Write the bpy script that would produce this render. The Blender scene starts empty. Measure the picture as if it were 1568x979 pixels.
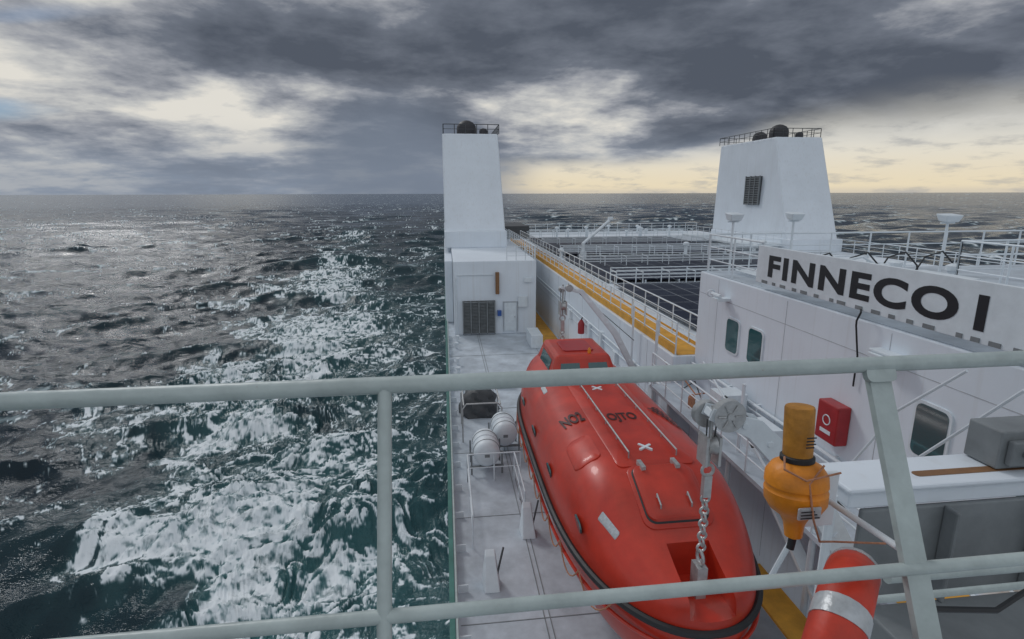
import bpy, bmesh, math, random
import numpy as np
from mathutils import Vector, Matrix
rnd = random.Random(5)
scene = bpy.context.scene
COL = scene.collection

# ------------------------------------------------------------------ materials
def newmat(name):
    m = bpy.data.materials.new(name); m.use_nodes = True
    nt = m.node_tree
    return m, nt, nt.nodes['Principled BSDF']

def paint(name, col, rough=0.4, var=0.12, rust=0.0, scale=1.5, bump=0.05, metal=0.0, coat=0.0, streak=0.0):
    m, nt, b = newmat(name)
    N, L = nt.nodes, nt.links
    tc = N.new('ShaderNodeTexCoord')
    n1 = N.new('ShaderNodeTexNoise'); n1.inputs['Scale'].default_value = scale; n1.inputs['Detail'].default_value = 5; n1.inputs['Roughness'].default_value = 0.65
    L.new(tc.outputs['Object'], n1.inputs['Vector'])
    r = N.new('ShaderNodeMapRange'); r.inputs[1].default_value = 0.3; r.inputs[2].default_value = 0.72
    r.inputs[3].default_value = 1.0 - var; r.inputs[4].default_value = 1.0 + var*0.3
    L.new(n1.outputs['Fac'], r.inputs[0])
    mul = N.new('ShaderNodeVectorMath'); mul.operation = 'SCALE'
    mul.inputs[0].default_value = col[:3]
    L.new(r.outputs[0], mul.inputs['Scale'])
    out = mul.outputs[0]
    if streak > 0:
        mp = N.new('ShaderNodeMapping'); mp.inputs['Scale'].default_value = (6, 6, 0.25)
        L.new(tc.outputs['Object'], mp.inputs['Vector'])
        n3 = N.new('ShaderNodeTexNoise'); n3.inputs['Scale'].default_value = 1.3; n3.inputs['Detail'].default_value = 4
        L.new(mp.outputs[0], n3.inputs['Vector'])
        r3 = N.new('ShaderNodeMapRange'); r3.inputs[1].default_value = 0.55; r3.inputs[2].default_value = 0.75; r3.inputs[3].default_value = 0; r3.inputs[4].default_value = streak
        L.new(n3.outputs['Fac'], r3.inputs[0])
        mx3 = N.new('ShaderNodeMix'); mx3.data_type = 'RGBA'
        L.new(r3.outputs[0], mx3.inputs[0]); L.new(out, mx3.inputs[6]); mx3.inputs[7].default_value = (0.40, 0.36, 0.30, 1)
        out = mx3.outputs[2]
    if rust > 0:
        n2 = N.new('ShaderNodeTexNoise'); n2.inputs['Scale'].default_value = scale*3.1; n2.inputs['Detail'].default_value = 6; n2.inputs['Roughness'].default_value = 0.7
        L.new(tc.outputs['Object'], n2.inputs['Vector'])
        r2 = N.new('ShaderNodeMapRange'); r2.inputs[1].default_value = 0.68; r2.inputs[2].default_value = 0.75; r2.inputs[3].default_value = 0; r2.inputs[4].default_value = rust
        L.new(n2.outputs['Fac'], r2.inputs[0])
        mx = N.new('ShaderNodeMix'); mx.data_type = 'RGBA'
        L.new(r2.outputs[0], mx.inputs[0]); L.new(out, mx.inputs[6]); mx.inputs[7].default_value = (0.22, 0.09, 0.035, 1)
        out = mx.outputs[2]
    L.new(out, b.inputs['Base Color'])
    rr = N.new('ShaderNodeMapRange'); rr.inputs[3].default_value = max(0.05, rough-0.1); rr.inputs[4].default_value = min(1, rough+0.18)
    L.new(n1.outputs['Fac'], rr.inputs[0]); L.new(rr.outputs[0], b.inputs['Roughness'])
    b.inputs['Metallic'].default_value = metal
    b.inputs['Coat Weight'].default_value = coat
    if bump > 0:
        nb = N.new('ShaderNodeTexNoise'); nb.inputs['Scale'].default_value = scale*2.5; nb.inputs['Detail'].default_value = 2
        L.new(tc.outputs['Object'], nb.inputs['Vector'])
        bp = N.new('ShaderNodeBump'); bp.inputs['Strength'].default_value = bump*4; bp.inputs['Distance'].default_value = 0.02
        L.new(nb.outputs['Fac'], bp.inputs['Height']); L.new(bp.outputs[0], b.inputs['Normal'])
    return m

WHITE = paint('white_ship_paint', (0.73, 0.79, 0.85), 0.42, 0.07, 0.06, 0.6, 0.04, streak=0.15)
WHITE2 = paint('white_fitting_paint', (0.71, 0.77, 0.81), 0.45, 0.13, 0.30, 3.0, 0.03)
DECK = paint('deck_paint', (0.54, 0.60, 0.66), 0.50, 0.32, 0.25, 1.2, 0.06)
RAIL = paint('rail_paint', (0.44, 0.51, 0.50), 0.38, 0.22, 0.5, 7.0, 0.06)
ORANGE = paint('orange_walkway_paint', (0.75, 0.38, 0.05), 0.6, 0.3, 0.2, 2.0, 0.05)
RED = paint('lifeboat_red_gelcoat', (0.56, 0.038, 0.017), 0.33, 0.34, 0.0, 1.1, 0.02, coat=0.12)
REDD = paint('dark_red_paint', (0.38, 0.025, 0.03), 0.35, 0.2, 0.0, 5.0, 0.02)
BLACK = paint('black_rubber', (0.02, 0.022, 0.025), 0.5, 0.3, 0.0, 5.0, 0.03)
SOOT = paint('sooty_steel', (0.03, 0.03, 0.035), 0.5, 0.3, 0.3, 3.0, 0.05)
GREY = paint('grey_steel', (0.22, 0.24, 0.25), 0.45, 0.25, 0.3, 3.0, 0.05)
DGREY = paint('dark_grey_steel', (0.07, 0.075, 0.08), 0.55, 0.25, 0.2, 3.0, 0.05)
SEAM = paint('weld_seam', (0.50, 0.53, 0.56), 0.5, 0.25, 0.3, 3.0, 0.0)
GREEN = paint('green_gutter_paint', (0.06, 0.20, 0.17), 0.4, 0.3, 0.2, 2.0, 0.05)
STEEL = paint('galvanised_steel', (0.50, 0.51, 0.51), 0.38, 0.25, 0.3, 9.0, 0.05, metal=0.5)
BROWN = paint('brown_primer', (0.25, 0.13, 0.06), 0.55, 0.25, 0.4, 5.0, 0.05)
BUOY = paint('orange_plastic', (0.80, 0.27, 0.012), 0.42, 0.3, 0.0, 9.0, 0.05)
BUOYB = paint('ochre_plastic', (0.52, 0.23, 0.03), 0.5, 0.4, 0.2, 14.0, 0.05)
LBRED = paint('lifebuoy_orange', (0.60, 0.045, 0.018), 0.45, 0.3, 0.0, 9.0, 0.03)
SILVER = paint('reflective_tape', (0.52, 0.55, 0.57), 0.35, 0.3, 0.0, 20.0, 0.03, metal=0.2)
BLUE = paint('blue_paint', (0.03, 0.10, 0.35), 0.4, 0.2, 0.0, 5.0, 0.03)
ROPE = paint('rope_fibre', (0.50, 0.24, 0.14), 0.8, 0.3, 0.0, 40.0, 0.1)
INK = paint('letter_black', (0.015, 0.016, 0.02), 0.45, 0.2, 0.0, 5.0, 0.0)
INKR = paint('faded_letter_ink', (0.06, 0.01, 0.01), 0.5, 0.4, 0.0, 9.0, 0.0)

def glassmat():
    m, nt, b = newmat('teal_window_glass')
    b.inputs['Base Color'].default_value = (0.03, 0.10, 0.11, 1); b.inputs['Roughness'].default_value = 0.05
    b.inputs['Specular IOR Level'].default_value = 0.9
    return m
GLASS = glassmat()

def solarmat():
    m, nt, b = newmat('solar_cells'); N, L = nt.nodes, nt.links
    tc = N.new('ShaderNodeTexCoord')
    br = N.new('ShaderNodeTexBrick'); br.offset = 0.0; br.squash = 1.0
    br.inputs['Scale'].default_value = 1.0; br.inputs['Brick Width'].default_value = 1.0; br.inputs['Row Height'].default_value = 1.65
    br.inputs['Mortar Size'].default_value = 0.02
    br.inputs['Color1'].default_value = (0.010, 0.014, 0.03, 1); br.inputs['Color2'].default_value = (0.018, 0.024, 0.045, 1)
    br.inputs['Mortar'].default_value = (0.30, 0.32, 0.34, 1)
    L.new(tc.outputs['Object'], br.inputs['Vector']); L.new(br.outputs['Color'], b.inputs['Base Color'])
    b.inputs['Roughness'].default_value = 0.4; b.inputs['Specular IOR Level'].default_value = 0.10
    return m
SOLAR = solarmat()

# ------------------------------------------------------------------ mesh builder
def align(d):
    d = Vector(d).normalized()
    return d.to_track_quat('Z', 'Y').to_matrix()

class MB:
    def __init__(s): s.v = []; s.f = []
    def add(s, vs, fs):
        o = len(s.v); s.v += [tuple(v) for v in vs]; s.f += [tuple(i+o for i in f) for f in fs]; return s
    def hexa(s, p):
        return s.add(p, [(0,3,2,1),(4,5,6,7),(0,1,5,4),(1,2,6,5),(2,3,7,6),(3,0,4,7)])
    def box(s, x0, x1, y0, y1, z0, z1):
        return s.hexa([(x0,y0,z0),(x1,y0,z0),(x1,y1,z0),(x0,y1,z0),(x0,y0,z1),(x1,y0,z1),(x1,y1,z1),(x0,y1,z1)])
    def beam(s, p, q, w, h, up=(0,0,1)):
        p, q = Vector(p), Vector(q); d = (q-p).normalized(); sd = d.cross(Vector(up)).normalized(); u = sd.cross(d)
        a = sd*w/2; b = u*h/2
        return s.hexa([p-a-b, p+a-b, q+a-b, q-a-b, p-a+b, p+a+b, q+a+b, q-a+b])
    def plate(s, poly, y0, y1):
        n = len(poly); vs = [(x, y0, z) for x, z in poly]+[(x, y1, z) for x, z in poly]
        return s.add(vs, [tuple(range(n)), tuple(range(2*n-1, n-1, -1))]+[(i, (i+1) % n, n+(i+1) % n, n+i) for i in range(n)])
    def tube(s, p, q, r, n=8, r2=None):
        p, q = Vector(p), Vector(q); M = align(q-p); r2 = r if r2 is None else r2
        vs = []
        for k, (c, rr) in enumerate(((p, r), (q, r2))):
            for i in range(n):
                a = 2*math.pi*i/n; vs.append(c + M @ Vector((rr*math.cos(a), rr*math.sin(a), 0)))
        fs = [(i, (i+1) % n, n+(i+1) % n, n+i) for i in range(n)]
        fs += [tuple(range(n-1, -1, -1)), tuple(range(n, 2*n))]
        return s.add(vs, fs)
    def path(s, pts, r, n=8, closed=False):
        pts = [Vector(p) for p in pts]; m = len(pts); vs = []; 
        ref = None
        for i, p in enumerate(pts):
            if closed: t = pts[(i+1) % m]-pts[i-1]
            else: t = pts[min(i+1, m-1)]-pts[max(i-1, 0)]
            t.normalize()
            if ref is None:
                ref = Vector((0,0,1)) if abs(t.z) < 0.9 else Vector((1,0,0))
            sd = t.cross(ref); 
            if sd.length < 1e-5: sd = t.orthogonal()
            sd.normalize(); u = sd.cross(t); ref = u
            for k in range(n):
                a = 2*math.pi*k/n; vs.append(p + sd*r*math.cos(a) + u*r*math.sin(a))
        fs = []
        for i in range(m if closed else m-1):
            j = (i+1) % m
            for k in range(n):
                l = (k+1) % n
                fs.append((i*n+k, i*n+l, j*n+l, j*n+k))
        if not closed:
            fs.append(tuple(range(n-1, -1, -1))); fs.append(tuple((m-1)*n+k for k in range(n)))
        return s.add(vs, fs)
    def lathe(s, prof, o, axis=(0,0,1), n=24):
        M = align(axis); o = Vector(o); vs = []; fs = []
        for (r, z) in prof:
            for i in range(n):
                a = 2*math.pi*i/n; vs.append(o + M @ Vector((r*math.cos(a), r*math.sin(a), z)))
        for j in range(len(prof)-1):
            for i in range(n):
                k = (i+1) % n; fs.append((j*n+i, j*n+k, (j+1)*n+k, (j+1)*n+i))
        fs.append(tuple(range(n-1, -1, -1))); fs.append(tuple((len(prof)-1)*n+i for i in range(n)))
        return s.add(vs, fs)
    def torus(s, c, axis, R, r, n=28, m=10, a0=0, a1=2*math.pi):
        M = align(axis); c = Vector(c); closed = abs(a1-a0-2*math.pi) < 1e-4
        k = n if closed else n+1
        pts = [c + M @ Vector((R*math.cos(a0+(a1-a0)*i/n), R*math.sin(a0+(a1-a0)*i/n), 0)) for i in range(k)]
        return s.path(pts, r, m, closed)
    def rrect(s, o, ux, uy, w, h, rad, depth, n=5):
        o, ux, uy = Vector(o), Vector(ux).normalized(), Vector(uy).normalized(); nn = ux.cross(uy)
        ring = []
        for (cx, cy, a0) in ((w/2-rad, h/2-rad, 0), (-w/2+rad, h/2-rad, 90), (-w/2+rad, -h/2+rad, 180), (w/2-rad, -h/2+rad, 270)):
            for i in range(n+1):
                a = math.radians(a0+90*i/n); ring.append((cx+rad*math.cos(a), cy+rad*math.sin(a)))
        m = len(ring); vs = [o+ux*a+uy*b for a, b in ring]+[o+ux*a+uy*b+nn*depth for a, b in ring]
        fs = [(i, (i+1) % m, m+(i+1) % m, m+i) for i in range(m)]+[tuple(range(m-1, -1, -1)), tuple(range(m, 2*m))]
        return s.add(vs, fs)
    def obj(s, name, mat, parent=None, smooth=False, bevel=0.0):
        me = bpy.data.meshes.new(name); me.from_pydata(s.v, [], s.f); me.update()
        bm = bmesh.new(); bm.from_mesh(me); bmesh.ops.recalc_face_normals(bm, faces=bm.faces[:]); bm.to_mesh(me); bm.free()
        ob = bpy.data.objects.new(name, me); COL.objects.link(ob); me.materials.append(mat)
        if smooth:
            me.polygons.foreach_set('use_smooth', [True]*len(me.polygons))
            try: me.set_sharp_from_angle(angle=math.radians(40))
            except Exception: pass
        if bevel > 0:
            md = ob.modifiers.new('bevel', 'BEVEL'); md.width = bevel; md.segments = 2; md.limit_method = 'ANGLE'
        if parent: ob.parent = parent
        return ob

def grp(name):
    e = bpy.data.objects.new(name, None); e.empty_display_size = 0.2; COL.objects.link(e); return e

def railing(mb, p, q, h=1.05, n=3, sp=1.5, r=0.022, lean=(0,0,0)):
    p, q = Vector(p), Vector(q); Ln = (q-p).length; k = max(1, round(Ln/sp)); up = Vector((0,0,h))+Vector(lean)
    for i in range(k+1):
        a = p+(q-p)*i/k; mb.tube(a, a+up, r*1.1, 6)
    for j in range(n):
        f = (j+1)/n; mb.tube(p+up*f, q+up*f, r*(1.1 if j == n-1 else 0.75), 6)

def textmesh(body, mat, name, parent, width, height, O, ux, uy, bold=0.03, depth=0.0, zfun=None, lift=0.02, space=1.0):
    cu = bpy.data.curves.new('t', 'FONT'); cu.body = body; cu.offset = bold; cu.align_x = 'CENTER'; cu.align_y = 'CENTER'; cu.resolution_u = 6; cu.space_character = space
    to = bpy.data.objects.new('t', cu); COL.objects.link(to)
    dg = bpy.context.evaluated_depsgraph_get(); dg.update()
    me = bpy.data.meshes.new_from_object(to.evaluated_get(dg)); bpy.data.objects.remove(to)
    if zfun:
        bm = bmesh.new(); bm.from_mesh(me); bmesh.ops.triangulate(bm, faces=bm.faces[:])
        for _ in range(3):
            ed = [e for e in bm.edges if e.calc_length() > 0.12]
            if ed: bmesh.ops.subdivide_edges(bm, edges=ed, cuts=1); bmesh.ops.triangulate(bm, faces=bm.faces[:])
        bm.to_mesh(me); bm.free()
    co = np.array([v.co[:] for v in me.vertices]); mn, mx = co.min(0), co.max(0)
    ux, uy = Vector(ux).normalized(), Vector(uy).normalized(); nn = ux.cross(uy); O = Vector(O)
    for v, c in zip(me.vertices, co):
        a = (c[0]-(mn[0]+mx[0])/2)/(mx[0]-mn[0])*width; b = (c[1]-(mn[1]+mx[1])/2)/(mx[1]-mn[1])*height
        w = O+ux*a+uy*b
        if zfun: w.z = zfun(w.x, w.y)+lift
        v.co = w
    ob = bpy.data.objects.new(name, me); COL.objects.link(ob); me.materials.clear(); me.materials.append(mat); ob.parent = parent
    return ob

# ------------------------------------------------------------------ camera (origin = eye, 27 m above sea)
yaw, pit = math.radians(6.9), math.radians(12.95)
F = Vector((math.sin(yaw)*math.cos(pit), math.cos(yaw)*math.cos(pit), -math.sin(pit)))
R = Vector((math.cos(yaw), -math.sin(yaw), 0)); U = R.cross(F)
rl = math.radians(-0.15)
R2 = R*math.cos(rl)+U*math.sin(rl); U2 = U*math.cos(rl)-R*math.sin(rl)
cd = bpy.data.cameras.new('camera'); cam = bpy.data.objects.new('camera', cd); COL.objects.link(cam)
cam.matrix_world = Matrix((R2, U2, -F)).transposed().to_4x4()
cd.lens = 36*840/1568; cd.sensor_width = 36; cd.clip_start = 0.05; cd.clip_end = 100000
scene.camera = cam
scene.view_settings.view_transform = 'Standard'; scene.view_settings.look = 'None'; scene.view_settings.exposure = 0

# ------------------------------------------------------------------ world
w = bpy.data.worlds.new('World'); scene.world = w; w.use_nodes = True
nt = w.node_tree; N, L = nt.nodes, nt.links; N.clear()
def M(op, a, b=None, c=None, clamp=False):
    n = N.new('ShaderNodeMath'); n.operation = op; n.use_clamp = clamp
    for i, v in enumerate((a, b, c)):
        if v is None: continue
        if isinstance(v, (int, float)): n.inputs[i].default_value = v
        else: L.new(v, n.inputs[i])
    return n.outputs[0]
def SS(x, a, b, lo=0.0, hi=1.0):
    n = N.new('ShaderNodeMapRange'); n.interpolation_type = 'SMOOTHSTEP'
    for i, v in enumerate((x, a, b, lo, hi)):
        if isinstance(v, (int, float)): n.inputs[i].default_value = v
        else: L.new(v, n.inputs[i])
    return n.outputs[0]
def MIX(f, a, b):
    n = N.new('ShaderNodeMix'); n.data_type = 'RGBA'
    for s_, v in ((n.inputs[0], f), (n.inputs[6], a), (n.inputs[7], b)):
        if isinstance(v, bpy.types.NodeSocket): L.new(v, s_)
        else: s_.default_value = v if isinstance(v, (int, float)) else (*v, 1)
    return n.outputs[2]
tc = N.new('ShaderNodeTexCoord'); sp = N.new('ShaderNodeSeparateXYZ'); L.new(tc.outputs['Generated'], sp.inputs[0])
x, y, z = sp.outputs
zc = M('MAXIMUM', z, 0.0)
az = M('ARCTAN2', x, y)
den = M('ADD', zc, 0.20)
cx = M('DIVIDE', x, den); cy = M('DIVIDE', y, den)
cb = N.new('ShaderNodeCombineXYZ'); L.new(cx, cb.inputs[0]); L.new(cy, cb.inputs[1]); L.new(M('MULTIPLY', z, 3.5), cb.inputs[2])
def noise(scale, det, rough, dist=0.0, off=(0,0,0), sc=(1,1,1)):
    mp = N.new('ShaderNodeMapping'); mp.inputs['Location'].default_value = off; mp.inputs['Scale'].default_value = sc
    L.new(cb.outputs[0], mp.inputs[0])
    n = N.new('ShaderNodeTexNoise'); n.inputs['Scale'].default_value = scale; n.inputs['Detail'].default_value = det
    n.inputs['Roughness'].default_value = rough; n.inputs['Distortion'].default_value = dist
    L.new(mp.outputs[0], n.inputs['Vector']); return n.outputs['Fac']
n1 = noise(1.05, 7, 0.55, 0.15, (3.1, 1.7, 0))
n2 = noise(3.6, 5, 0.62, 0.1, (7.1, 4.7, 2))
n3 = noise(0.65, 3, 0.5, 0.3, (11.0, 2.0, 5))
def blob(a0, wa, z0, wz):
    d1 = M('DIVIDE', M('SUBTRACT', az, a0), wa); d2 = M('DIVIDE', M('SUBTRACT', z, z0), wz)
    return SS(M('ADD', M('MULTIPLY', d1, d1), M('MULTIPLY', d2, d2)), 1.0, 0.0)
base = SS(az, -0.66, 0.10, 0.76, 0.34)
back = SS(y, 0.35, -0.4, 0.0, 0.52)
b = M('ADD', base, back)
b = M('ADD', b, M('MULTIPLY', M('SUBTRACT', n1, 0.5), 3.0))
b = M('ADD', b, M('MULTIPLY', M('SUBTRACT', n2, 0.5), 0.9))
b = M('SUBTRACT', b, SS(z, 0.15, 0.30, 0.0, 0.10))
b = M('ADD', b, M('MULTIPLY', blob(0.24, 0.26, 0.13, 0.09), 0.22))
b = M('SUBTRACT', b, M('MULTIPLY', blob(-0.25, 0.20, 0.24, 0.09), 0.30))
b = M('SUBTRACT', b, M('MULTIPLY', blob(0.50, 0.40, 0.27, 0.13), 0.12))
ramp = N.new('ShaderNodeValToRGB'); L.new(b, ramp.inputs[0]); cr = ramp.color_ramp
cr.elements[0].position = 0.0; cr.elements[0].color = (0.085, 0.100, 0.130, 1)
cr.elements[1].position = 1.0; cr.elements[1].color = (0.74, 0.715, 0.655, 1)
e = cr.elements.new(0.38); e.color = (0.155, 0.175, 0.215, 1)
e = cr.elements.new(0.60); e.color = (0.32, 0.335, 0.37, 1)
e = cr.elements.new(0.80); e.color = (0.53, 0.535, 0.53, 1)
col = ramp.outputs[0]
sky = N.new('ShaderNodeTexSky'); sky.sky_type = 'NISHITA'; sky.sun_disc = False
azs, els = math.radians(-30), math.radians(40)
SUNV = Vector((math.sin(azs)*math.cos(els), math.cos(azs)*math.cos(els), math.sin(els)))
sky.sun_elevation = els; sky.sun_rotation = azs
sv = N.new('ShaderNodeVectorMath'); sv.operation = 'MULTIPLY'; L.new(sky.outputs[0], sv.inputs[0]); sv.inputs[1].default_value = (0.032, 0.044, 0.060)
gap = M('MULTIPLY', SS(n3, 0.48, 0.56), SS(az, -0.38, -0.52))
gap = M('MULTIPLY', gap, SS(z, 0.07, 0.12)); gap = M('MULTIPLY', gap, SS(n1, 0.42, 0.58, 0.9, 0.1))
col = MIX(gap, col, sv.outputs[0])
hz = M('MULTIPLY', SS(z, 0.12, 0.01), SS(n2, 0.3, 0.6, 0.95, 0.70))
col = MIX(hz, col, (0.235, 0.28, 0.355))
# rain shower falling to the horizon
rain = M('MULTIPLY', blob(-0.09, 0.20, 0.05, 0.14), 0.8)
col = MIX(rain, col, (0.175, 0.21, 0.27))
hh = SS(az, 0.1, 0.8, 0.048, 0.11)
hh = M('ADD', hh, M('MULTIPLY', M('SUBTRACT', n3, 0.5), 0.12))
g = M('DIVIDE', z, hh)
g = SS(g, 1.2, 0.5)
g = M('MULTIPLY', g, SS(az, 0.04, 0.20)); g = M('MULTIPLY', g, SS(n2, 0.30, 0.52, 0.6, 1.0))
wc = MIX(SS(z, 0.0, 0.09), (0.80, 0.69, 0.49), (0.74, 0.72, 0.65))
wc = MIX(SS(z, 0.012, 0.0, 0.0, 0.5), wc, (0.50, 0.47, 0.44))
col = MIX(g, col, wc)
col = MIX(SS(y, 0.3, -0.3, 0.0, 0.5), col, (0.56, 0.63, 0.74))
col = MIX(SS(z, 0.0, -0.05), col, (0.05, 0.07, 0.08))
bg = N.new('ShaderNodeBackground'); L.new(col, bg.inputs[0]); bg.inputs[1].default_value = 1.0
wo = N.new('ShaderNodeOutputWorld'); L.new(bg.outputs[0], wo.inputs[0])

sl = bpy.data.lights.new('sun', 'SUN'); sl.energy = 0.8; sl.angle = math.radians(12); sl.color = (1.0, 0.985, 0.97)
so = bpy.data.objects.new('sun', sl); COL.objects.link(so)
so.rotation_euler = (-SUNV).to_track_quat('-Z', 'Y').to_euler()

# ------------------------------------------------------------------ sea
SEA = -27.0
def hsh(ix, iy, seed):
    h = (ix.astype(np.int64)*374761393+iy.astype(np.int64)*668265263+seed*974634777) & 0xffffffff
    h = ((h ^ (h >> 13))*1274126177) & 0xffffffff
    return ((h ^ (h >> 16)) & 0xffff).astype(np.float32)/65535.0
def vnoise(x, y, seed):
    xi, yi = np.floor(x), np.floor(y); fx, fy = (x-xi).astype(np.float32), (y-yi).astype(np.float32)
    ux, uy = fx*fx*(3-2*fx), fy*fy*(3-2*fy)
    a = hsh(xi, yi, seed); b = hsh(xi+1, yi, seed); c = hsh(xi, yi+1, seed); d = hsh(xi+1, yi+1, seed)
    return (a+(b-a)*ux)*(1-uy)+(c+(d-c)*ux)*uy
def fbm(x, y, seed, octv, rough=0.55, ridged=False):
    s = 0; a = 1; ca, sa = math.cos(.7), math.sin(.7)
    for i in range(octv):
        n = vnoise(x, y, seed+i*17)-.5
        if ridged: n = .25-np.abs(n)
        s = s+a*n; a *= rough; x, y = (x*ca-y*sa)*2.03+13.1, (x*sa+y*ca)*2.03+7.7
    return ((s-s.mean())/s.std()).astype(np.float32)
def sst(x, a, b):
    t = np.clip((x-a)/(b-a), 0, 1); return t*t*(3-2*t)

def build_sea():
    th = np.concatenate([np.arange(-180, -60, 4), np.arange(-60, -42, 1.0), np.arange(-42, 3, 0.065), np.arange(3, 62, 0.3), np.arange(62, 180.1, 4)])
    th = np.radians(th)
    rr = [6.0]
    while rr[-1] < 60000:
        r = rr[-1]; k = 1.04 if r < 26 else (1.0045 if r < 400 else (1.007 if r < 1500 else (1.015 if r < 6000 else 1.06))); rr.append(r*k)
    rr = np.array(rr)
    nT, nR = len(th), len(rr)
    T, Rr = np.meshgrid(th, rr)
    dT = np.gradient(th)[None, :]*Rr; dR = np.gradient(rr)[:, None]*np.ones_like(Rr)
    cell = np.maximum(np.abs(dT), dR)
    X = Rr*np.sin(T); Y = Rr*np.cos(T)
    rs = np.random.RandomState(11)
    Z = np.zeros_like(X); DX = np.zeros_like(X); DY = np.zeros_like(X)
    n = 115
    Ls = np.exp(np.linspace(math.log(0.9), math.log(50), n))
    for Lw in Ls:
        k = 2*math.pi/Lw
        ang = math.radians(-66)+rs.randn()*math.radians(16 if Lw > 12 else 32)
        dx, dy = math.cos(ang), math.sin(ang)
        a = 0.0078*Lw*math.exp(-(Lw/40)**2)*(0.6+0.8*rs.rand())*(1.25 if Lw < 7 else (1.0 if Lw < 12 else 1.45))
        ph = rs.rand()*6.283
        att = np.clip((Lw/cell-2.2)/3, 0, 1)
        if att.max() <= 0: continue
        p = k*(dx*X+dy*Y)+ph
        s_, c_ = np.sin(p), np.cos(p)
        Z += a*att*c_; ch = min(1.0, Lw/5)*.58; DX -= dx*a*att*s_*ch; DY -= dy*a*att*s_*ch
    cY = [0, 31, 44, 57, 67, 77, 113, 176, 365, 1500]
    c = np.interp(Y, cY, [-8, -9, -11, -17, -24, -27, -26, -35, -58, -120])
    hw = np.interp(Y, cY, [12, 12, 12, 14, 16, 17, 17, 16, 13, 25])
    fade = np.interp(Y, [-50, 0, 120, 180, 365, 500, 1500], [0.5, 1, 1, 0.93, 0.74, 0.25, 0.0])
    wx = X+2.6*fbm(X/6, Y/6, 91, 3); wy = Y+2.6*fbm(X/6, Y/6, 92, 3)
    big = fbm(wx/9, wy/11, 1, 3); mid = fbm(wx/3.0, wy/2.2, 21, 5, .66); fine = fbm(X/.5, Y/.42, 41, 3, .7)
    rid = fbm(wx/2.6, wy/1.9, 61, 5, .66, True); rid2 = fbm(X/.9+.3*mid, Y/.75, 71, 3, .65, True)
    wk = np.exp(-np.abs((X-c+big*3.5)/hw)**3.0)*fade
    lace = np.where(X < 1, np.clip(1-(-X-2)/34, 0, 1), 0)*np.interp(Y, [0, 90, 220, 600], [1, 0.9, 0.6, 0.0])
    f = wk*1.1-.93+.42*big+.24*mid+.30*rid+.10*fine+.16*rid2
    dense = sst(f, -.16, .46)
    dense *= np.clip(.80+.18*fine+.18*rid2, .10, 1)
    mk = sst(wk*.8+lace*.70-.30+.22*big+.12*mid, -.05, .4)
    lac = sst(.8*rid+.5*rid2+.28*fine, .40, 1.45)*mk*.85
    cr = Z/ Z[(Rr > 30) & (Rr < 300)].std()
    cap = sst(cr*.65+.45*big+.5*mid+.35*rid+.2*fine, 1.65, 2.3)*np.clip(.7+.35*fine, 0, 1)
    glint = sst(fbm((X+.45*Y)/8, Y/2.6-.3*X/2.6, 131, 3)+.4*cr+.35*big, 1.7, 2.3)*.7  # pale glint streaks on farther crests, painted in through the foam mask
    slick = np.exp(-((X+20+0.06*Y)/20)**2)*np.interp(Y, [60, 150, 900, 3000], [0, 1, 1, 0.2])
    cap = cap*(1-.8*slick); glint = glint*(1-.8*slick)*np.interp(Rr, [40, 120], [.1, 1])
    foam_glint = np.clip(np.maximum(np.maximum(dense, lac), np.maximum(cap, glint)), 0, 1)
    teal = np.clip(wk*.42+lace*.36+.15*big*(wk+lace*.5), 0, 1)
    nf = np.clip((1.5/cell-1)/3, 0, 1)
    Z = Z+wk*nf*(.12*mid+.07*rid)
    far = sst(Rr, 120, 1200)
    co = np.stack([X+DX, Y+DY, Z+SEA], -1).reshape(-1, 3).astype(np.float32)
    idx = np.arange(nT*nR).reshape(nR, nT)
    q = np.stack([idx[:-1, :-1], idx[1:, :-1], idx[1:, 1:], idx[:-1, 1:]], -1).reshape(-1, 4)
    me = bpy.data.meshes.new('sea')
    me.vertices.add(len(co)); me.vertices.foreach_set('co', co.ravel())
    me.loops.add(q.size); me.loops.foreach_set('vertex_index', q.ravel().astype(np.int32))
    me.polygons.add(len(q)); me.polygons.foreach_set('loop_start', np.arange(0, q.size, 4, dtype=np.int32))
    me.polygons.foreach_set('use_smooth', np.ones(len(q), dtype=bool))
    me.update(calc_edges=True)
    for nm, arr in (('foam_glint', foam_glint), ('teal', teal), ('crest', np.clip(cr/3, 0, 1)), ('far', far)):
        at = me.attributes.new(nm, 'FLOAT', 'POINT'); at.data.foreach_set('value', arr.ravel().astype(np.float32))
    ob = bpy.data.objects.new('sea', me); COL.objects.link(ob)
    if me.polygons[len(me.polygons)//2].normal.z < 0: me.flip_normals()
    return ob
sea = build_sea()
m, nt, b = newmat('sea_water'); N, L = nt.nodes, nt.links
tc = N.new('ShaderNodeTexCoord'); P = tc.outputs['Object']
def attr(n): a = N.new('ShaderNodeAttribute'); a.attribute_name = n; return a.outputs['Fac']
def tnoise(scale, det, rough, dist=0, sc=(1,1,1)):
    mp = N.new('ShaderNodeMapping'); mp.inputs['Scale'].default_value = sc; L.new(P, mp.inputs[0])
    n = N.new('ShaderNodeTexNoise'); n.inputs['Scale'].default_value = scale; n.inputs['Detail'].default_value = det; n.inputs['Roughness'].default_value = rough; n.inputs['Distortion'].default_value = dist
    L.new(mp.outputs[0], n.inputs['Vector']); return n.outputs['Fac']
fA, tA, cA, farA = attr('foam_glint'), attr('teal'), attr('crest'), attr('far')
wcol = MIX(tA, (0.006, 0.018, 0.027), (0.045, 0.13, 0.135))
wcol = MIX(M('MULTIPLY', cA, 0.35), wcol, (0.03, 0.08, 0.088))
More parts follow.
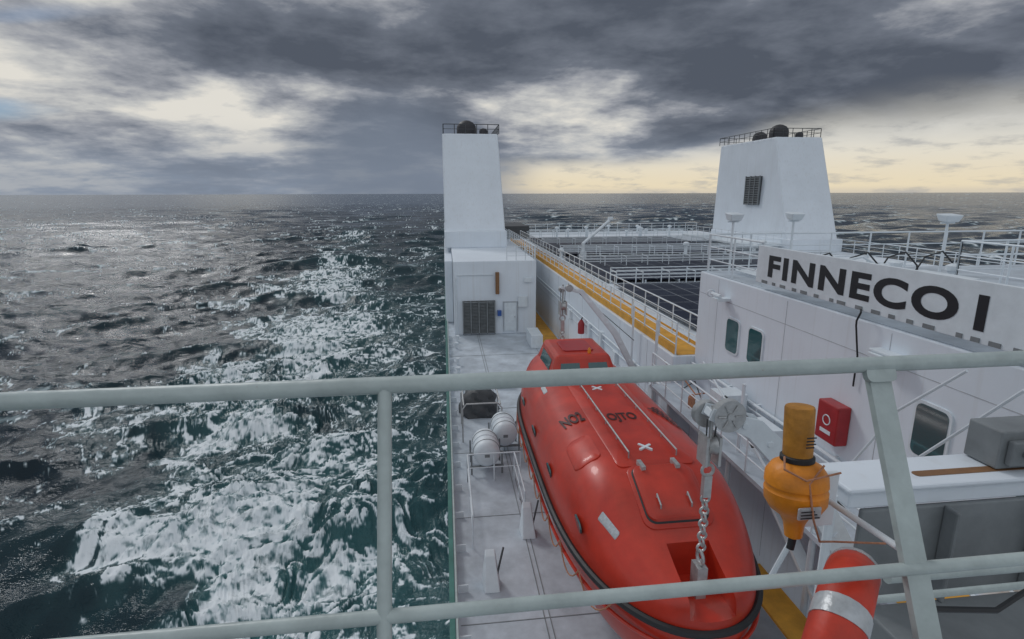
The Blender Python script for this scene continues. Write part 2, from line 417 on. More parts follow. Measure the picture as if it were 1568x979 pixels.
wcol = MIX(farA, wcol, (0.022, 0.044, 0.072))  # distant water tinted blue, standing in for upper sky mirrored by wave slopes
L.new(wcol, b.inputs['Base Color']); b.inputs['IOR'].default_value = 1.33
L.new(M('ADD', M('MULTIPLY', farA, 0.12), 0.07), b.inputs['Roughness'])
L.new(M('SUBTRACT', 0.44, M('MULTIPLY', farA, 0.16)), b.inputs['Specular IOR Level'])
rip = tnoise(0.55, 5, 0.70, 0.0, (0.8, 1.5, 1))
bp = N.new('ShaderNodeBump'); bp.inputs['Strength'].default_value = 1.0; bp.inputs['Distance'].default_value = 0.34; L.new(rip, bp.inputs['Height'])
L.new(bp.outputs[0], b.inputs['Normal'])
b.inputs['Specular Tint'].default_value = (0.86, 0.94, 1.0, 1)
fb = N.new('ShaderNodeBsdfDiffuse')
fcol = MIX(SS(fA, 0.15, 1.0), (0.28, 0.40, 0.43), (0.80, 0.84, 0.86)); L.new(fcol, fb.inputs['Color'])
foam_glint = SS(M('ADD', fA, M('MULTIPLY', M('SUBTRACT', rip, 0.5), M('MULTIPLY', fA, 2.4))), 0.08, 0.95)
ms = N.new('ShaderNodeMixShader'); L.new(foam_glint, ms.inputs[0]); L.new(b.outputs[0], ms.inputs[1]); L.new(fb.outputs[0], ms.inputs[2])
L.new(ms.outputs[0], N['Material Output'].inputs['Surface'])
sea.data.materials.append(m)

# ------------------------------------------------------------------ ship hull & decks
ship = grp('cargo_ferry')
h = MB(); h.box(-0.12, 34.2, -20, 72, -29, -9.3); h.obj('hull', WHITE, ship, bevel=0.05)
h = MB(); h.box(-0.10, 7.0, -5, 72, -9.28, -9.0); h.obj('boat_deck', DECK, ship)
h = MB(); h.box(7.0, 34.2, 15.8, 72, -9.28, -5.0); h.obj('upper_deck_block', WHITE, ship, bevel=0.03)
h = MB(); h.box(7.7, 34.2, 2.5, 15.79, -9.28, -2.32); h.obj('deckhouse', WHITE, ship, bevel=0.03)
h = MB(); h.box(7.75, 34.1, 2.6, 15.7, -2.318, -2.30); h.obj('deckhouse_roof', DECK, ship)
h = MB(); h.box(-0.14, -0.02, -5, 72, -9.02, -8.86); h.obj('gutter_coaming', GREEN, ship)
h = MB(); h.box(0.0, 0.05, -5, 34.8, -9.0, -8.72)
for i in range(26): h.box(0.05, 0.30, -4+1.5*i, -3.97+1.5*i, -9.0, -8.80)
h.obj('waterway_bar', WHITE2, ship)
h = MB(); h.box(7.2, 8.1, 15.9, 60, -4.996, -4.985); h.box(5.85, 6.9, 27, 60, -8.996, -8.985); h.obj('walkway_stripe', ORANGE, ship)
h = MB()
for yy in range(6, 34, 4): h.box(0.1, 6.9, yy, yy+0.02, -8.998, -8.99)
for xx in (1.9, 2.02, 5.2): h.box(xx, xx+0.02, 2, 34.7, -8.995, -8.986)
h.obj('deck_seams', GREY, ship)
h = MB()
for yy in (14.6, 11.4, 8.4): h.box(7.695, 7.701, yy, yy+.012, -9.0, -2.4)
h.box(7.695, 7.701, 2.6, 15.7, -2.95, -2.935)
for yy in np.arange(18, 60, 3.1): h.box(6.994, 7.002, yy, yy+.015, -9.0, -5.05)
h.box(6.994, 7.002, 16, 60, -6.95, -6.935)
h.obj('plate_seams', SEAM, ship)
cs = grp('funnel_casing')
h = MB(); h.box(0.48, 5.8, 34.8, 58.5, -8.998, -4.2); h.obj('casing_walls', WHITE, cs, bevel=0.04)
h = MB(); h.box(-0.08, 0.46, 38.5, 58.5, -8.998, -4.6); h.obj('casing_step', WHITE, cs, bevel=0.04)
h = MB(); h.box(1.0, 3.1, 34.70, 34.797, -8.9, -6.75); h.obj('louvre_back', DGREY, cs)
h = MB()
for i in range(22): 
    z0 = -8.85+i*0.095; h.hexa([(1.02,34.60,z0),(3.08,34.60,z0),(3.08,34.69,z0+0.05),(1.02,34.69,z0+0.05),(1.02,34.60,z0+0.015),(3.08,34.60,z0+0.015),(3.08,34.69,z0+0.065),(1.02,34.69,z0+0.065)])
for xx in (1.0, 1.5, 2.02, 2.55, 3.04): h.box(xx, xx+0.06, 34.56, 34.70, -8.92, -6.72)
h.obj('louvre_slats', GREY, cs)
h = MB(); h.path([(3.25,34.6,-4.9),(3.25,34.6,-6.3)], 0.13, 10); h.obj('vent_pipe', BROWN, cs, True)
h = MB(); h.box(3.7, 4.5, 34.72, 34.797, -8.8, -6.9); h.box(4.6, 5.2, 34.6, 34.797, -7.2, -6.5); h.box(0.7, 3.0, 34.74, 34.797, -5.1, -5.03); h.tube((.62,34.7,-8.9),(.62,34.7,-5.2),.04); h.box(5.0,5.5,34.66,34.797,-5.6,-5.3); h.obj('door_and_boxes', WHITE2, cs, bevel=0.02)
h = MB(); h.box(3.62,3.64,34.70,34.8,-8.85,-6.85); h.box(4.56,4.58,34.70,34.8,-8.85,-6.85); h.box(3.62,4.58,34.70,34.8,-6.86,-6.84); h.box(4.35,4.42,34.68,34.72,-7.9,-7.8); h.obj('door_frame', SEAM, cs)
h = MB(); h.box(3.25, 3.5, 34.55, 34.797, -7.75, -7.4); h.obj('blue_fitting', BLUE, cs)
h = MB(); railing(h, (3.9,34.9,-4.2), (5.7,34.9,-4.2), 0.9, 3, 0.6); railing(h, (5.75,34.9,-4.2), (5.75,58,-4.2), 0.9, 3, 1.2)
h.obj('casing_railing', WHITE2, cs)

def funnel(x0, x1):
    g = grp('funnel_stack')
    h = MB(); h.hexa([(x0,44,-4.198),(x1,44,-4.198),(x1,58,-4.198),(x0,58,-4.198),(x0+.02,48,4.85),(x1-.25,48,4.85),(x1-.25,58,4.85),(x0+.02,58,4.85)]) if x0 < 10 else h.hexa([(x0,44,-4.998),(x1,44,-4.998),(x1,58,-4.998),(x0,58,-4.998),(x0+.3,48,4.85),(x1-.02,48,4.85),(x1-.02,58,4.85),(x0+.3,58,4.85)])
    h.obj('stack_body', WHITE, g, bevel=0.12)
    h = MB(); h.box(x0-.03, x1+.03, 43.9, 58.05, -4.2, -2.9) if x0 < 10 else h.box(x0-.05, x1+.05, 43.8, 58.05, -5, -3.9)
    h.obj('stack_plinth', WHITE, g, bevel=0.05)
    h = MB()
    a, b_ = x0+.12, x1-.15
    for p, q in (((a,48.1),(b_,48.1)),((b_,48.1),(b_,57.9)),((b_,57.9),(a,57.9)),((a,57.9),(a,48.1))):
        railing(h, (*p,4.85), (*q,4.85), 0.75, 2, 1.0, 0.03)
    h.obj('top_railing', DGREY, g)
    h = MB(); cxm = (x0+x1)/2-.3
    h.lathe([(0.85,0),(0.85,0.7),(0.8,0.95),(0.6,1.2),(0.3,1.35),(0.05,1.4)], (cxm,50.5,4.8), n=20)
    h.lathe([(0.7,0),(0.7,0.5),(0.6,0.85),(0.3,1.05),(0.05,1.1)], (cxm+.2,54,4.8), n=20)
    h.lathe([(0.35,0),(0.35,0.45),(0.25,0.6),(0.05,0.65)], (cxm+1.4,49.5,4.8), n=16)
    h.obj('exhaust_hoods', SOOT, g, True)
    return g
funnel(0.0, 4.9)
gr = funnel(29.2, 34.0)
h = MB(); h.box(29.16, 29.42, 49.3, 51.7, -1.1, 1.5); h.obj('louvre_back', DGREY, gr)
h = MB()
for i in range(12): h.box(29.10, 29.2, 49.3, 51.7, -1.05+i*0.215, -0.98+i*0.215)
for yy in (49.25, 50.05, 50.85, 51.65): h.box(29.08, 29.2, yy, yy+0.1, -1.12, 1.55)
h.obj('louvre_slats', GREY, gr)
h = MB(); railing(h, (25.5,45,-4.3), (29.1,45,-4.3), 1, 3, 0.8); railing(h, (25.5,45,-4.3), (25.5,56,-4.3), 1, 3, 1.2); h.box(25.4, 29.15, 44.9, 57, -4.45, -4.3); h.obj('side_platform', WHITE2, gr)

h = MB(); railing(h, (0.02,3,-9.0), (0.02,34.7,-9.0), 1.1, 3, 1.5, 0.025); h.obj('deck_railing', RAIL)
h = MB(); railing(h, (7.12,15.9,-5), (7.12,71.8,-5), 1.05, 3, 1.4, 0.024); h.obj('deck_railing', WHITE2)
h = MB(); railing(h, (8.2,15.9,-5), (8.2,60,-5), 1.05, 3, 1.4, 0.024); h.obj('deck_railing', WHITE2)
h = MB(); railing(h, (7.1,71.9,-5), (34,71.9,-5), 1.05, 3, 1.6, 0.03); railing(h, (0,71.9,-9), (7,71.9,-9), 1.05, 3, 1.6, 0.03); h.obj('deck_railing', WHITE2)
h = MB(); railing(h, (34.1,15.9,-5), (34.1,44,-5), 1.05, 3, 1.6, 0.03); h.obj('deck_railing', WHITE2)
h = MB(); railing(h, (7.85,15.65,-2.3), (34,15.65,-2.3), 1.1, 3, 1.3, 0.024); railing(h, (7.85,15.6,-2.3), (7.85,12.8,-2.3), 1.1, 3, 1.3, 0.024); h.obj('roof_railing', WHITE2)
h = MB(); railing(h, (13,12.5,-2.3), (30,12.5,-2.3), 1.1, 3, 1.3, 0.024); railing(h, (13,12.5,-2.3), (13,6,-2.3), 1.1, 3, 1.3, 0.024); h.obj('roof_railing', WHITE2)
h = MB(); h.box(7.09, 7.11, 15.9, 60, -4.98, -4.72); h.box(8.22, 8.24, 15.9, 60, -4.98, -4.86); h.obj('walkway_toe_board', ORANGE)

def solar(x0, x1, y0, y1):
    g = grp('solar_panel_array')
    h = MB(); h.box(x0, x1, y0, y1, -4.82, -4.78); h.obj('panels', SOLAR, g)
    h = MB(); 
    for xx in np.arange(x0+.3, x1, 2.0): h.box(xx, xx+.06, y0, y1, -4.99, -4.822)
    h.obj('panel_supports', WHITE2, g)
solar(9.0, 24, 18.5, 28.4); solar(9.0, 28, 29.9, 41.8); solar(9.0, 25, 43.5, 60.3)
def rack(x0, x1, y0):
    g = grp('pipe_rack'); h = MB()
    for r_ in range(2):
        yy = y0+r_*1.1
        for i in range(3): h.tube((x0, yy, -4.5+i*.2), (x1, yy, -4.5+i*.2), 0.028, 6)
        for xx in np.arange(x0, x1+.1, 1.5): h.tube((xx, yy, -5), (xx, yy, -4.08), 0.032, 6)
    for xx in np.arange(x0, x1+.1, 1.5): h.beam((xx, y0, -4.2), (xx, y0+1.1, -4.2), 0.05, 0.05)
    h.obj('rack_pipes', WHITE2, g)
for yy in (28.7, 36.0, 42.5, 51, 61): rack(9.2, 27.8, yy)
h = MB(); h.tube((10.2,40,-5), (10.2,40,-3.6), 0.12, 8); h.tube((10.1,40,-3.7), (12.8,42,-2.0), 0.11, 8); h.box(10,10.4,39.8,40.2,-5,-4.2); h.lathe([(.2,0),(.25,.1),(.2,.3)],(12.8,42,-2.1),n=10); h.obj('deck_crane', WHITE2)
h = MB(); 
for i in range(16):
    xx, yy = rnd.uniform(9, 27), rnd.choice([42.5, 63, 67, 69]); hh_ = rnd.uniform(.4, 1.1)
    h.lathe([(.12,0),(.12,hh_),(.25,hh_),(.25,hh_+.15),(.1,hh_+.25)], (xx,yy,-5), n=10)
h.obj('deck_vents', WHITE2)
h = MB(); h.box(6.2,9.5,62,70,-5,-3.6); h.obj('stern_dark_block', DGREY)  # dark block added to stand for the dark openings at the stern

# ------------------------------------------------------------------ name sign
sg = grp('ship_name_sign')
h = MB(); h.box(7.60, 7.66, 4.2, 12.62, -2.13, -1.24); h.obj('board', WHITE2, sg, bevel=0.01)
h = MB()
for i in range(9):
    yy = 4.6+i; h.beam((7.68,yy,-1.35), (8.3,yy,-2.3), 0.05, 0.05)
h.obj('brackets', WHITE2, sg)
textmesh('FINNECO', INK, 'lettering', sg, 4.96, 0.52, (7.594, 9.65, -1.69), (0,-1,0), (0,0,1), 0.038, space=1.14)
h = MB(); h.box(7.592, 7.596, 6.73, 6.89, -1.95, -1.43); h.obj('lettering_numeral', INK, sg)
h = MB()
yy = 5.0
while yy < 12.4:
    l_ = rnd.uniform(.06, .22); h.box(7.585, 7.599, yy, yy+l_, -2.12, -2.05); yy += l_+rnd.uniform(.08, .4)
h.obj('worn_tape', GREY, sg)

def window(yc, zc, w_, hh_):
    g = grp('ship_window')
    h = MB(); h.rrect((7.699, yc, zc), (0,-1,0), (0,0,1), w_+.10, hh_+.10, .14, .03); h.obj('frame', WHITE2, g)
    h = MB(); h.rrect((7.668, yc, zc), (0,-1,0), (0,0,1), w_, hh_, .11, .006); h.obj('pane', GLASS, g)
for yc in (13.62, 12.5, 7.35, 5.6): window(yc, -3.8, 0.6, 0.88)
g = grp('fire_hose_cabinet')
h = MB(); h.box(7.42, 7.698, 9.05, 9.65, -4.85, -4.05); h.obj('cabinet', REDD, g, bevel=0.03)
h = MB(); h.torus((7.418, 9.35, -4.4),(1,0,0),.1,.012,20,6); h.box(7.412,7.417,9.2,9.5,-4.68,-4.6); h.obj('label', WHITE2, g)
g = grp('mooring_light')
h = MB(); h.box(7.3,7.698,13.9,14.2,-2.9,-2.82); h.tube((7.4,13.9,-2.75),(7.4,14.4,-2.75),.05); h.torus((7.4,14.45,-2.75),(0,1,.3),.1,.02); h.obj('lamp_bracket', WHITE2, g)
g = grp('bulkhead_lamp')
h = MB(); h.box(7.45,7.698,8.0,8.6,-2.75,-2.7); h.box(7.4,7.62,8.05,8.55,-2.85,-2.752); h.obj('lamp_housing', WHITE2, g, bevel=.015)
h = MB()
h.path([(7.62,9.1,-2.1),(7.5,8.95,-2.14),(7.48,9.0,-2.3),(7.5,9.02,-2.4),(7.64,9.05,-3.0),(7.64,9.05,-3.6)], 0.018, 6)
h.obj('wall_cable', BLACK)
h = MB(); h.tube((7.6,3,-5.2),(7.6,15.7,-5.2),.04); h.tube((7.58,3,-5.35),(7.58,15.7,-5.35),.025)
for i in range(9): h.box(7.6,7.7,3.6+i*1.4,3.66+i*1.4,-5.4,-5.15)
h.obj('wall_pipes', WHITE2)
def flood(x_, y_, z0, z1, s=1.0):
    g = grp('flood_light'); h = MB(); h.tube((x_,y_,z0),(x_,y_,z1),.035); h.beam((x_-.22*s,y_,z1),(x_+.22*s,y_,z1),.04,.04); h.obj('post', WHITE2, g)
    h = MB(); h.hexa([(x_-.2*s,y_-.16,z1+.02),(x_+.2*s,y_-.16,z1+.02),(x_+.2*s,y_+.12,z1+.05),(x_-.2*s,y_+.12,z1+.05),(x_-.26*s,y_-.24,z1+.22),(x_+.26*s,y_-.24,z1+.22),(x_+.26*s,y_+.18,z1+.26),(x_-.26*s,y_+.18,z1+.26)]); h.obj('lamp_housing', WHITE2, g, bevel=0.03)
flood(8.35,15.3,-2.3,-.82,.8); flood(10.3,15.4,-2.3,-.82,.8); flood(14.2,14.2,-2.3,-.85,1.0); flood(16.5,13.2,-2.3,-1.1,1.2)
h = MB()
for i in range(5): h.tube((8.4+i*.16,4,-2.2),(8.4+i*.16,15,-2.2),.035,6)
h.box(9.6,11,10,11.4,-2.3,-1.75); h.box(12,12.7,8,9,-2.3,-1.6); h.box(14.5,17,9,11,-2.3,-1.7)
h.path([(9,12,-2.2),(9.3,12,-1.6),(9.9,12,-1.5),(10.4,12.2,-1.7),(10.9,12.3,-2.2)],.03)
h.tube((11.5,9.5,-2.3),(15.5,12.3,-.9),.03); h.tube((11.8,9.2,-1.9),(16,9.5,-1.2),.03); h.tube((15.5,12.3,-2.3),(15.5,12.3,-.9),.04)
for i in range(6): h.lathe([(.1,0),(.1,.3),(.16,.3),(.16,.42),(.05,.48)],(8.7+i*.9,13.3+rnd.uniform(-.6,.8),-2.3),n=10)
h.obj('roof_pipework', WHITE2)
h = MB()
for i in range(5):
    x0_ = 8.3+i*1.1; h.path([(x0_,13.5,-2.2),(x0_+.2,13.4,-1.7),(x0_+.6,13.3,-1.55),(x0_+.9,13.2,-1.9),(x0_+1,13.2,-2.25)],.022,6)
h.obj('roof_cables', BLACK)

pf = grp('embarkation_platform')
h = MB(); h.box(6.25,7.697,4.5,15.7,-5.95,-5.85); h.obj('platform_plate', DECK, pf)
h = MB(); h.box(6.4,7.6,4.6,7.2,-5.846,-5.84); h.box(5.65,6.24,4.5,9.2,-7.5,-7.44); h.obj('platform_stripe', ORANGE, pf)
h = MB(); railing(h,(6.27,4.6,-5.85),(6.27,15.6,-5.85),1.05,3,1.1,.022)
for yy in (5,8,11,14.5): h.tube((6.4,yy,-9),(6.4,yy,-5.95),.06)
h.beam((6.5,5,-9),(6.5,9.5,-6),.25,.08)
h.tube((6.6,9.5,-5.85),(6.6,13,-4.3),.03); h.tube((6.6,11,-5.85),(6.6,11,-4.2),.04); h.box(6.9,7.4,10.6,11.4,-5.85,-5.2); h.box(6.8,7.5,12.3,12.9,-5.85,-5.0)
h.tube((6.5,6.78,-3.1),(6.5,5.87,-2.2),.022); h.tube((6.5,6.3,-3.6),(6.5,5.16,-2.2),.022); h.tube((6.5,6.78,-3.1),(6.27,7.6,-4.8),.022)
h.obj('platform_railing', WHITE2, pf)
h = MB()
h.path([(6.5,12.5,-5.8),(6.45,12,-5.3),(6.6,11.2,-5.0),(6.5,10.3,-5.4),(6.35,9.5,-4.9),(6.6,8.8,-5.6)],.02,6); h.path([(7.0,15,-5.8),(6.9,14,-5.2),(6.8,13.3,-5.5),(6.6,12.8,-5.8)],.018,6); h.obj('hoses', BLACK, pf)
h = MB(); h.path([(6.3,14.8,-4.8),(6.4,14.2,-5.1),(6.3,13.6,-4.85),(6.4,12.9,-5.15),(6.3,12.2,-4.85)],.02,6); h.lathe([(.08,0),(.1,.05),(.1,.3),(.05,.38)],(6.7,13.7,-5.85),n=10); h.obj('lashing_rope', ROPE, pf)
h = MB()
h.tube((6.6,16.2,-9),(6.6,16.2,-3.9),.05); h.tube((6.8,19,-9),(6.8,19,-4),.04)
for i in range(7): 
    yy = 17+i*2.1; h.box(6.85,6.998,yy,yy+.35,-7.4+rnd.uniform(-.5,.8),-6.5+rnd.uniform(-.2,.6))
h.tube((6.93,16,-6.2),(6.93,58,-6.2),.04); h.tube((6.93,16,-6.45),(6.93,58,-6.45),.03)
h.obj('bulkhead_fittings', WHITE2)
g = grp('fire_extinguisher'); h = MB(); h.lathe([(.02,0),(.17,.03),(.17,.55),(.1,.68),(.05,.75)],(6.75,26.5,-7.0),n=14); h.obj('cylinder', REDD, g, True)
h = MB(); h.tube((6.75,26.5,-6.25),(6.75,26.3,-6.1),.03); h.obj('valve', BLACK, g)

# ------------------------------------------------------------------ lifeboat
BX, Y0, Y1, ZG = 3.78, 6.45, 17.9, -6.35
PA, PB = .54, .82
def bw(y):
    s_ = 2*(y-Y0)/(Y1-Y0)-1
    return 1.74*max(0, 1-abs(s_)**(3.6 if s_ < 0 else 4.2))**0.5
def bh(y):
    t = y-Y0
    a = min(1, max(0, t/2.9)); a = a*a*(3-2*a); c_ = min(1, max(0, (Y1-y)/1.3)); c_ = c_*c_*(3-2*c_)
    return 1.47*(0.36+0.64*a)*(0.6+0.4*c_)
def ztop(x_, y_):
    w_ = max(bw(y_), 1e-3); f_ = min(0.999, abs(x_-BX)/w_); c_ = f_**(1/PA); return ZG+bh(y_)*max(0, 1-c_*c_)**(PB/2)
lb = grp('lifeboat')
NS, NP = 90, 26
vs = []; ys = [Y0+(Y1-Y0)*0.5*(1-math.cos(math.pi*(i/(NS-1)))) for i in range(NS)]
for yv in ys:
    yv = min(max(yv, Y0+0.001), Y1-0.001)
    w_, H = max(bw(yv), .02), bh(yv); s_ = 2*(yv-Y0)/(Y1-Y0)-1; D = 1.9*(1-0.45*abs(s_)**3)
    ring = []
    for k in range(NP+1):
        a = math.pi*k/NP
        c_, sn = math.cos(a), math.sin(a)
        ring.append((BX+w_*math.copysign(abs(c_)**PA, c_), yv, ZG+H*abs(sn)**PB))
    for k in range(1, NP):
        a = math.pi+math.pi*k/NP; c_, sn = math.cos(a), math.sin(a)
        ring.append((BX+w_*0.99*math.copysign(abs(c_)**0.7, c_), yv, ZG-0.04-D*abs(sn)**1.2))
    vs += ring
K = 2*NP; fs = []
for i in range(NS-1):
    for k in range(K): l = (k+1) % K; fs.append((i*K+k, i*K+l, (i+1)*K+l, (i+1)*K+k))
fs.append(tuple(range(K))); fs.append(tuple((NS-1)*K+k for k in range(K)))
h = MB(); h.add(vs, fs); hull = h.obj('hull_and_canopy', RED, lb, True)
ct = MB(); ct.box(3.42,4.14,6.0,7.5,-6.15,-4); ct.box(3.5,4.0,17.0,18.3,-6.0,-4); cut = ct.obj('cut', RED)
md = hull.modifiers.new('b', 'BOOLEAN'); md.operation = 'DIFFERENCE'; md.object = cut; md.solver = 'EXACT'
dg = bpy.context.evaluated_depsgraph_get(); dg.update()
nm = bpy.data.meshes.new_from_object(hull.evaluated_get(dg)); hull.modifiers.clear(); hull.data = nm; bpy.data.objects.remove(cut)
try: nm.set_sharp_from_angle(angle=math.radians(35))
except Exception: pass
pts = []
for i in range(160):
    a = 2*math.pi*i/160; yy = (Y0+Y1)/2+(Y1-Y0)/2*math.copysign(abs(math.sin(a))**0.6, math.sin(a)); yy = min(max(yy, Y0+.002), Y1-.002)
    w_ = bw(yy)+.05; pts.append((BX+math.copysign(w_, math.cos(a)) if abs(math.cos(a)) > .02 else BX, yy, ZG))
h = MB(); h.path(pts, 0.065, 8, True); h.obj('rubber_fender', BLACK, lb, True)
h = MB(); pts2 = [(BX+(p[0]-BX)*1.01, p[1], ZG-.3) for p in pts]; h.path(pts2, 0.035, 6, True); h.obj('lower_strake', RED, lb, True)
h = MB()
for side in (-1, 1):
    for i in range(11):
        ya, yb = Y0+.9+i*.88, Y0+.9+(i+1)*.88; pl = []
        for k in range(9):
            t = k/8; yy = ya+(yb-ya)*t; pl.append((BX+side*(bw(yy)+.12), yy, ZG-.12-.38*4*t*(1-t)))
        h.path(pl, .014, 5)
h.obj('grab_lines', ROPE, lb)
def patch(name, mat, xc, yc, w_, l_, rad, lift=.03, rot=0, par=lb):
    mb = MB(); vs = []; fs = []; cr_, sr_ = math.cos(rot), math.sin(rot)
    rings = [1.0, .97, .6, .25]
    ring = []
    for (cx_, cy_, a0) in ((w_/2-rad, l_/2-rad, 0), (-w_/2+rad, l_/2-rad, 90), (-w_/2+rad, -l_/2+rad, 180), (w_/2-rad, -l_/2+rad, 270)):
        for i in range(6): a = math.radians(a0+90*i/5); ring.append((cx_+rad*math.cos(a), cy_+rad*math.sin(a)))
    mlen = len(ring)
    def pt(a, b_, dz): X_ = xc+a*cr_-b_*sr_; Y_ = yc+a*sr_+b_*cr_; return (X_, Y_, ztop(X_, Y_)+dz)
    for a, b_ in ring: vs.append(pt(a, b_, -.05))
    for j, s_ in enumerate(rings):
        for a, b_ in ring: vs.append(pt(a*s_, b_*s_, lift if j else lift-.012))
    for j in range(len(rings)):
        for i in range(mlen): k = (i+1) % mlen; fs.append((j*mlen+i, j*mlen+k, (j+1)*mlen+k, (j+1)*mlen+i))
    fs.append(tuple(len(rings)*mlen+i for i in range(mlen)))
    mb.add(vs, fs); return mb.obj(name, mat, par, True)
patch('hatch_coaming', RED, 3.78, 8.33, 1.24, 1.22, .2, .035)
patch('hatch_gasket', BLACK, 3.78, 8.33, 1.11, 1.09, .17, .05)
patch('hatch_cover', RED, 3.78, 8.33, 1.06, 1.04, .16, .10)
patch('reflector', SILVER, 2.62, 8.05, .1, .5, .02, .015, rot=.35)
patch('reflector', SILVER, 2.5, 13.6, .1, .5, .02, .015, rot=.0)
patch('roof_panel', RED, 3.8, 11.2, 1.5, 4.5, .12, .03)
patch('side_hatch', RED, 2.62, 9.9, .5, 1.0, .14, .03)
h = MB()
for xx in (3.45, 4.1):
    h.box(xx-.04, xx+.04, 8.72, 9.0, ztop(xx, 8.85)-.0, ztop(xx, 8.85)+.13)
for xx in (3.5, 4.05): h.path([(xx,7.98,ztop(xx,7.98)+.06),(xx,7.98,ztop(xx,7.98)+.16),(xx,8.18,ztop(xx,8.18)+.16),(xx,8.18,ztop(xx,8.18)+.06)], .015, 6)
h.obj('hinges', STEEL, lb)
h = MB()
for xx in (3.33, 4.27):
    h.tube((xx,9.2,ztop(xx,9.2)+.12),(xx,13,ztop(xx,13)+.12),.018)
    for k in range(6): yy = 9.2+k*.76; h.tube((xx,yy,ztop(xx,yy)-.02),(xx,yy,ztop(xx,yy)+.12),.014)
h.obj('roof_grab_rails', STEEL, lb)
for xc, yc in ((3.78,9.55),(3.74,12.9)):
    patch('white_cross', WHITE2, xc, yc, .34, .055, .02, .036, rot=.6); patch('white_cross', WHITE2, xc, yc, .34, .05, .02, .040, rot=.6+1.571)
textmesh('OJTO', INKR, 'roof_text', lb, .66, .5, (3.79,11.0,0), (1,0,0), (0,1,0), .03, zfun=ztop, lift=.04)
textmesh('NO2', INKR, 'roof_text', lb, .48, .5, (2.72,11.3,0), (1,.1,0), (-.1,1,0), .03, zfun=ztop, lift=.025)
textmesh('9856820', INKR, 'roof_text', lb, 1.0, .36, (4.92,11.2,0), (.45,-.9,0), (.9,.45,0), .03, zfun=ztop, lift=.025)
h = MB(); h.hexa([(2.75,14.1,-5.3),(4.8,14.1,-5.3),(4.8,16.8,-5.3),(2.75,16.8,-5.3),(3.0,14.5,-4.45),(4.55,14.5,-4.45),(4.55,16.4,-4.45),(3.0,16.4,-4.45)]); h.obj('conning_tower', RED, lb, bevel=.1)
h = MB()
h.rrect((3.75,15.45,-4.455),(1,0,0),(0,1,0),.9,1.1,.12,.04); h.obj('conning_hatch', REDD, lb, bevel=.01)
def quadwin(p): 
    a = [Vector(q) for q in p]; n_ = (a[1]-a[0]).cross(a[3]-a[0]).normalized()*.012; h.hexa([q-n_ for q in a]+[q+n_ for q in a])
h = MB()
quadwin([(3.05,14.2,-5.08),(3.65,14.2,-5.08),(3.65,14.41,-4.65),(3.12,14.41,-4.65)])
quadwin([(3.9,14.2,-5.08),(4.5,14.2,-5.08),(4.43,14.41,-4.65),(3.9,14.41,-4.65)])
quadwin([(2.81,16.1,-5.08),(2.81,14.8,-5.08),(2.94,14.8,-4.65),(2.94,16.1,-4.65)])
quadwin([(4.74,14.8,-5.08),(4.74,16.1,-5.08),(4.61,16.1,-4.65),(4.61,14.8,-4.65)])
h.obj('conning_windows', GLASS, lb)
h = MB(); h.lathe([(.05,0),(.05,.08),(.03,.14),(.01,.16)],(4.0,14.7,-4.45),n=10); h.obj('beacon', BUOY, lb, True)
h = MB()
for yy in (8.6, 10.6, 12.6, 14.6):
    xx = BX-bw(yy)*0.968
    h.rrect((xx-.015, yy, ZG+.55), (0,-1,0), (-.15,0,1), .42, .22, .1, .03)
h.obj('side_ports', GLASS, lb)

